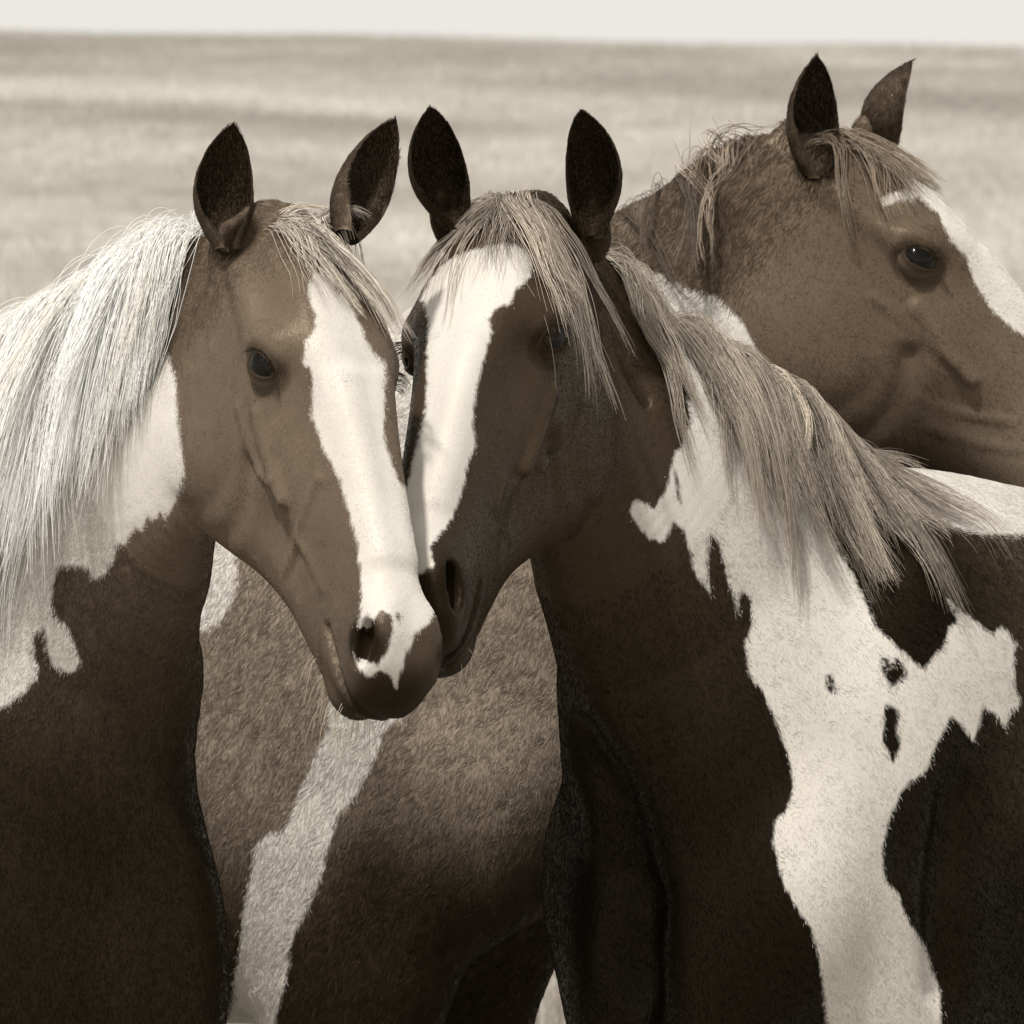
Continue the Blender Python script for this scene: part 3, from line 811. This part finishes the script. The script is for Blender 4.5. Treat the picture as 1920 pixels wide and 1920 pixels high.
# A: long pale mane falling on the near side
n = 280
ro, nn, t = crest_roots(hA, 1.25, 5.2, n, 11)
le = np.interp(t, [1.25, 2.2, 3.2, 5.2], [.20, .32, .42, .48]) * rng.uniform(.65, 1.15, n)
pa, gi = locks(hA['F'], ro, nn * .5 + np.array([-.35, -.7, .1]), pull_px(hA, n, -.12, .5, -.12, 12, .08), le, 48, 13, wave=.005, clump=.38, spread=.020)
hair_object('mane', pa, tones(len(pa), gi, (.87, .835, .78), .04, 14, .06), hA['root'], M_HAIR, .00032)
def forelock(h, base, pulls, lens, tone, seed, per=22, var=.25, **k):
    """pulls: list of (count, (du, dv, dy)) over the forehead"""
    r = np.random.default_rng(seed); ps = h['pose']
    ro, di, pu, le = [], [], [], []
    for (c, p, l, b) in pulls:
        q = np.array(b)[None] + r.normal(0, 1, (c, 3)) * [.014, .010, .004]
        ro.append(ps.w(q)); di.append(np.repeat(ps.v((0, .3, 1))[None], c, 0)); pu.append(np.array([p[0], p[2], -p[1]])[None] + r.normal(0, .12, (c, 3))); le.append(r.uniform(.75, 1.1, c) * l)
    ro, di, pu, le = [np.concatenate(x) for x in (ro, di, pu, le)]
    pa, gi = locks(h['F'], to_surface(h['F'], ro, 14), di, pu, le, per, seed + 1, **k)
    return hair_object('forelock', pa, tones(len(pa), gi, tone, .2, seed + 2, var), h['root'], M_HAIR, .00034)
forelock(hA, None, [(9, (.26, .65, -.1), .20, (.012, .02, .02)), (4, (.12, .75, -.2), .15, (.03, .02, .015)), (2, (.9, .0, .1), .09, (.0, .0, .01))], None, (.44, .39, .33), 21, per=24, clump=.5)
# B
n = 100
ro, nn, t = crest_roots(hB, 1.9, 5.2, n, 31)
pu = pull_px(hB, n, .02, .55, -.08, 32, .07); pu[:, 0] += np.interp(t, [1.9, 3.2, 4.4, 5.2], [.12, .10, .10, .26])
le = np.interp(t, [1.9, 3, 4.4, 5.2], [.19, .25, .25, .27]) * rng.uniform(.5, 1.25, n)
pa, gi = locks(hB['F'], ro, nn * .3 + np.array([.15, -.8, .0]), pu, le, 36, 33, wave=.006, clump=.5, stiff=.72)
hair_object('mane', pa, tones(len(pa), gi, (.29, .25, .205), .25, 34, .35), hB['root'], M_HAIR, .0003)
forelock(hB, None, [(7, (.18, .75, -.25), .25, (-.015, .0, .01)), (4, (.0, .8, -.25), .15, (.005, .0, .015)), (4, (-.45, .6, -.2), .19, (.02, .0, .01)), (3, (.36, .75, -.2), .29, (-.03, .0, .005)), (3, (.16, .9, -.2), .36, (-.02, .01, .01))], None, (.28, .24, .195), 41, var=.35, per=22, clump=.5)
# C
n = 26
ro, nn, t = crest_roots(hC, .6, 3.2, n, 51)
pa, gi = locks(hC['F'], ro, nn * .6 + np.array([.3, -.7, .2]), pull_px(hC, n, .12, .5, -.12, 52, .15), rng.uniform(.08, .22, n), 10, 53, wave=.006, clump=.8)
stray = [np.array([W(np.interp(q, [0, .3, 1], a_), np.interp(q, [0, .3, 1], b_), 10.1) for q in np.linspace(0, 1, pa.shape[1])]) for a_, b_ in (([1287, 1293, 1294], [345, 300, 228]), ([1289, 1284, 1260], [345, 312, 258]))]
tn = tones(len(pa), gi, (.17, .135, .105), .2, 54, .45)
hair_object('mane', np.concatenate([pa, stray]), np.concatenate([tn, [[.2, .15, .1]] * 2]), hC['root'], M_HAIR, .00036)
forelock(hC, None, [(12, (.25, .7, -.2), .17, (.03, .02, .01)), (4, (.6, .4, 0), .12, (0, .03, .02))], None, (.17, .135, .10), 61, clump=.55)

def whiskers(h, n, seed, L=.05):
    r = np.random.default_rng(seed); ps = h['pose']
    q = np.stack([r.normal(0, .03, n), r.uniform(.49, .59, n), r.uniform(-.175, -.13, n)], 1)
    P = to_surface(h['F'], ps.w(hm(q)), 14); g = grad(h['F'], P)
    ln = L * r.uniform(.4, 1.3, n)
    path = [P]
    v = g * .6 + ps.v((0, .3, -.5))[None] + r.normal(0, .25, (n, 3))
    for i in range(6):
        v = v + np.array([0, 0, -.28]); v /= np.linalg.norm(v, axis=1)[:, None]; path.append(path[-1] + v * (ln / 6)[:, None])
    hair_object('whiskers', np.stack(path, 1), np.tile([[.45, .38, .3]], (n, 1)), h['root'], M_HAIR, .0003)
whiskers(hA, 40, 71); whiskers(hB, 24, 72)

def eyelashes(h, seed):
    r = np.random.default_rng(seed); ps = h['pose']; P = []
    for sx in (1, -1):
        c, n, a, b = eye_frame(ps, sx); R = EYE_R * ps.s
        for _ in range(45):
            ph = r.uniform(.35, 2.8); al, be = .92 * math.cos(ph), .58 * math.sin(ph); th = math.hypot(al, be) + .06
            d = n * math.cos(th) + (a * al + b * be) / math.hypot(al, be) * math.sin(th)
            q = c + d * R * 1.08; L = r.uniform(.010, .018)
            v = n * 1.0 + b * .25 + a * al * .4 + r.normal(0, .12, 3)
            path = [q]
            for i in range(4):
                v = nrm(v + np.array([0, 0, -.22])); path.append(path[-1] + v * L / 4)
            P.append(path)
    hair_object('eyelashes', np.array(P), np.tile([[.02, .014, .008]], (len(P), 1)), h['root'], M_HAIR, .0003)
for i_, h_ in enumerate(HORSES): eyelashes(h_, 90 + i_)

# ---------------------------------------------------------------- short coat hair
def fur(h, count, length, radius, seed, tuft=.012, lift=.30, var=.22, thin=0.0):
    r = np.random.default_rng(seed)
    V, Q, nv, nb, ps = h['V'], h['Q'], h['nv'], h['nb'], h['pose']
    T = np.concatenate([Q[:, [0, 1, 2]], Q[:, [0, 2, 3]]])
    lid = (T >= nb + 4 * 22 * 18).all(1)
    T = T[~lid | (h['dark'][T].max(1) < .45)]; ear = (T >= nb).all(1) & (T < nb + 4 * 22 * 18).all(1)
    cen = V[T].mean(1); u, v, d = project(cen)
    fn = np.cross(V[T[:, 1]] - V[T[:, 0]], V[T[:, 2]] - V[T[:, 0]]); ar = np.linalg.norm(fn, axis=1)
    view = cen - CAM; view /= np.linalg.norm(view, axis=1)[:, None]
    fac = (nv[T[:, 0]] * view).sum(1)
    q = ps.l(cen)
    w = ar * (u > -300) * (u < 2200) * (v > 0) * (v < 2120) * (fac < .25)
    muz = np.linalg.norm(q - [0, .585, -.1], axis=1) < .075
    w = w * np.where(muz, .15, 1) * np.where(ear, 2.0, 1) * (1 - thin * h['trunk'][T[:, 0]])
    for sx in (1, -1): w = w * (np.linalg.norm(q - hm(EYE) * [sx, 1, 1], axis=1) > .0255)
    k = r.choice(len(T), count, p=w / w.sum())
    b = r.dirichlet((1, 1, 1), count)
    t = T[k]
    P = (V[t] * b[:, :, None]).sum(1); N = (nv[t] * b[:, :, None]).sum(1); N /= np.linalg.norm(N, axis=1)[:, None]
    wh = (h['wh'][t] * b).sum(1); dk = (h['dark'][t] * b).sum(1)
    ql = ps.l(P)
    head = smoothstep(.03, .12, ql[:, 1]) * (np.abs(ql[:, 0]) < .16) * (ql[:, 2] > -.36) * (ql[:, 1] < .7)
    er = ear[k]
    D = head[:, None] * ps.v((0, 1, -.35))[None] + (1 - head)[:, None] * (np.array([0, 0, -1.0]) - .45 * h['bd'].f)[None]
    # tufts: hairs in one small cell lean the same way
    cell = np.floor(P / tuft + r.uniform(0, .55, P.shape)).astype(np.int64)
    hsh = (cell * [73856093, 19349663, 83492791]).sum(1) % 9973
    tab = r.normal(0, 1, (9973, 4))
    D[er] = (UP * .8 + np.array([0, -.4, 0]))[None]
    D = D / np.linalg.norm(D, axis=1)[:, None] + tab[hsh, :3] * .28 + r.normal(0, .12, P.shape)
    D = D - N * (D * N).sum(1)[:, None]; D /= np.linalg.norm(D, axis=1)[:, None] + 1e-9
    L = length * r.uniform(.6, 1.15, count) * (1 - .5 * head) * np.where(er, .85, 1)
    lf = lift * r.uniform(.4, 1.3, count) * (1 - .5 * head)
    path = np.stack([P - N * .001, P + (D * .5 + N * (lf * .42)[:, None]) * L[:, None], P + (D + N * (lf * .5)[:, None]) * L[:, None]], 1)
    coat = np.array(COATS[h['key']])
    tk = (h['trunk'][t] * b).sum(1)[:, None]
    base = (coat[None] * (1 - tk) + np.array(COAT2[h['key']])[None] * tk) * (np.exp(tab[hsh, 3] * var * .6) * np.exp(r.normal(0, var, count)))[:, None]
    base = base * (1 - dk[:, None]) + np.array([.012, .008, .004]) * dk[:, None]
    base = np.where((er & (r.uniform(0, 1, count) < .28))[:, None], np.array([[.095, .072, .052]]), base)
    isw = (wh + r.normal(0, 3.5, count) > 0)[:, None]
    stain = 1 - .10 * np.clip(np.sin(P[:, 0] * 31 + 2 * np.sin(P[:, 2] * 23)) * np.sin(P[:, 2] * 37 + 3 * np.sin(P[:, 0] * 17)), 0, 1)
    tone = np.where(isw, WHITE_RGB[None] * (np.exp(r.normal(0, .06, count)) * stain)[:, None], base)
    o = hair_object('coat_hair', path, tone, h['root'], M_FUR, radius, radius * .15)
    o['kind'] = 'stuff'
fur(hA, 290000, .0075, .00022, 101, lift=.14, thin=.4, var=.16)
fur(hB, 290000, .0075, .00022, 102, lift=.14, thin=.4, var=.16)
fur(hC, 340000, .0115, .00028, 103, tuft=.012, lift=.2, var=.26)

# ---------------------------------------------------------------- the field: flat in front, rising to a low crest
def ground_z(x, y):
    t = np.clip((y - 25) / 235, 0, None)
    rise = np.where(t < 1, 1.5 * t * t - .5 * t ** 3, 1.0 - (t - 1) ** 2 * 1.5)
    cross = 1 - .0026 * x
    return (1.7 + 5.15) * rise * cross + .05 * np.sin(x * .35 + y * .06) * np.clip((y - 20) / 40, 0, 1)
# swaths of darker and lighter grass that run across the slope
SWATH = [(-1.0, 22, [(-300, 200), (0, 205), (350, 215), (700, 240), (900, 262)]), (-.8, 32, [(-300, 95), (0, 92), (400, 98), (800, 118), (1200, 150)]), (-1.1, 45, [(1150, 120), (1500, 175), (1920, 205), (2300, 225)]),
         (.8, 16, [(-300, 160), (0, 168), (400, 186), (800, 215)]), (.8, 20, [(1100, 240), (1400, 262), (1920, 282), (2300, 300)]), (.5, 60, [(-300, 420), (800, 420), (1300, 430), (2300, 460)])]
def swath(P):
    u, v, d = project(P); r = np.zeros(len(P))
    for w, wd, pl in SWATH:
        pl = np.array(pl, float); r += w * np.exp(-((v - np.interp(u, pl[:, 0], pl[:, 1])) / wd) ** 2) * smoothstep(pl[0, 0] - 150, pl[0, 0] + 150, u) * smoothstep(pl[-1, 0] + 150, pl[-1, 0] - 150, u)
    return np.where(d > 30, r, 0)
gx = np.concatenate([np.linspace(-220, -26, 24), np.linspace(-25, 25, 91), np.linspace(26, 220, 24)]); ng = len(gx)
gy = np.concatenate([np.linspace(-15, 30, 30), np.linspace(32, 58, 20), np.linspace(60, 262, 190), np.linspace(264, 340, 20)])
GX, GY = np.meshgrid(gx, gy); GZ = ground_z(GX, GY)
GV = np.stack([GX, GY, GZ], -1).reshape(-1, 3)
GF = [(j*ng+i, j*ng+i+1, (j+1)*ng+i+1, (j+1)*ng+i) for j in range(len(gy)-1) for i in range(ng-1)]
g = link_mesh('ground', GV, GF, M_GROUND); g['kind'] = 'structure'
at = g.data.attributes.new('swath', 'FLOAT', 'POINT'); at.data.foreach_set('value', swath(GV).astype(np.float32))

def grass(n, d0, d1, hh, rad, seed, tone):
    r = np.random.default_rng(seed)
    y = np.sqrt(r.uniform(d0 ** 2, d1 ** 2, n)); x = r.uniform(-.16, .16, n) * y
    z = ground_z(x, y)
    band = .5 + .5 * np.sin(y * .11 + x * .5 + 2 * np.sin(x * .21 + y * .02)) * np.sin(x * .16 - y * .05)
    ht = hh * r.uniform(.4, 1.2, n)
    lean = r.normal(0, .35, (n, 2))
    P = np.stack([x, y, z], 1)
    e = np.stack([lean[:, 0], lean[:, 1], np.ones(n)], 1)
    path = np.stack([P, P + e * ht[:, None] * [.35, .35, .6], P + e * ht[:, None]], 1)
    c = np.array(tone)[None] * (np.exp(r.normal(0, .16, n)) * (.90 + .16 * band) * np.exp(.19 * swath(P)))[:, None]
    return path, np.clip(c, .02, .7), rad
root = None
def grass_object(parts):
    paths = np.concatenate([p[0] for p in parts]); tn = np.concatenate([p[1] for p in parts])
    rr = np.concatenate([np.tile([p[2], p[2] * .8, p[2] * .2], len(p[0])) for p in parts]).astype(np.float32)
    n = len(paths)
    hc = bpy.data.hair_curves.new('grass'); hc.add_curves([3] * n)
    hc.points.foreach_set('position', paths.reshape(-1).astype(np.float32)); hc.points.foreach_set('radius', rr)
    at = hc.attributes.new('tone', 'FLOAT_COLOR', 'CURVE'); at.data.foreach_set('color', np.concatenate([tn, np.ones((n, 1))], 1).astype(np.float32).reshape(-1))
    hc.materials.append(M_FUR)
    o = bpy.data.objects.new('grass', hc); C.objects.link(o)
    o['kind'] = 'stuff'; o['label'] = 'pale dry grass covering the open field'; o['category'] = 'grass'
grass_object([grass(240000, 50, 290, .16, .006, 201, (.425, .398, .358)), grass(110000, 12, 50, .12, .002, 202, (.28, .25, .212))])
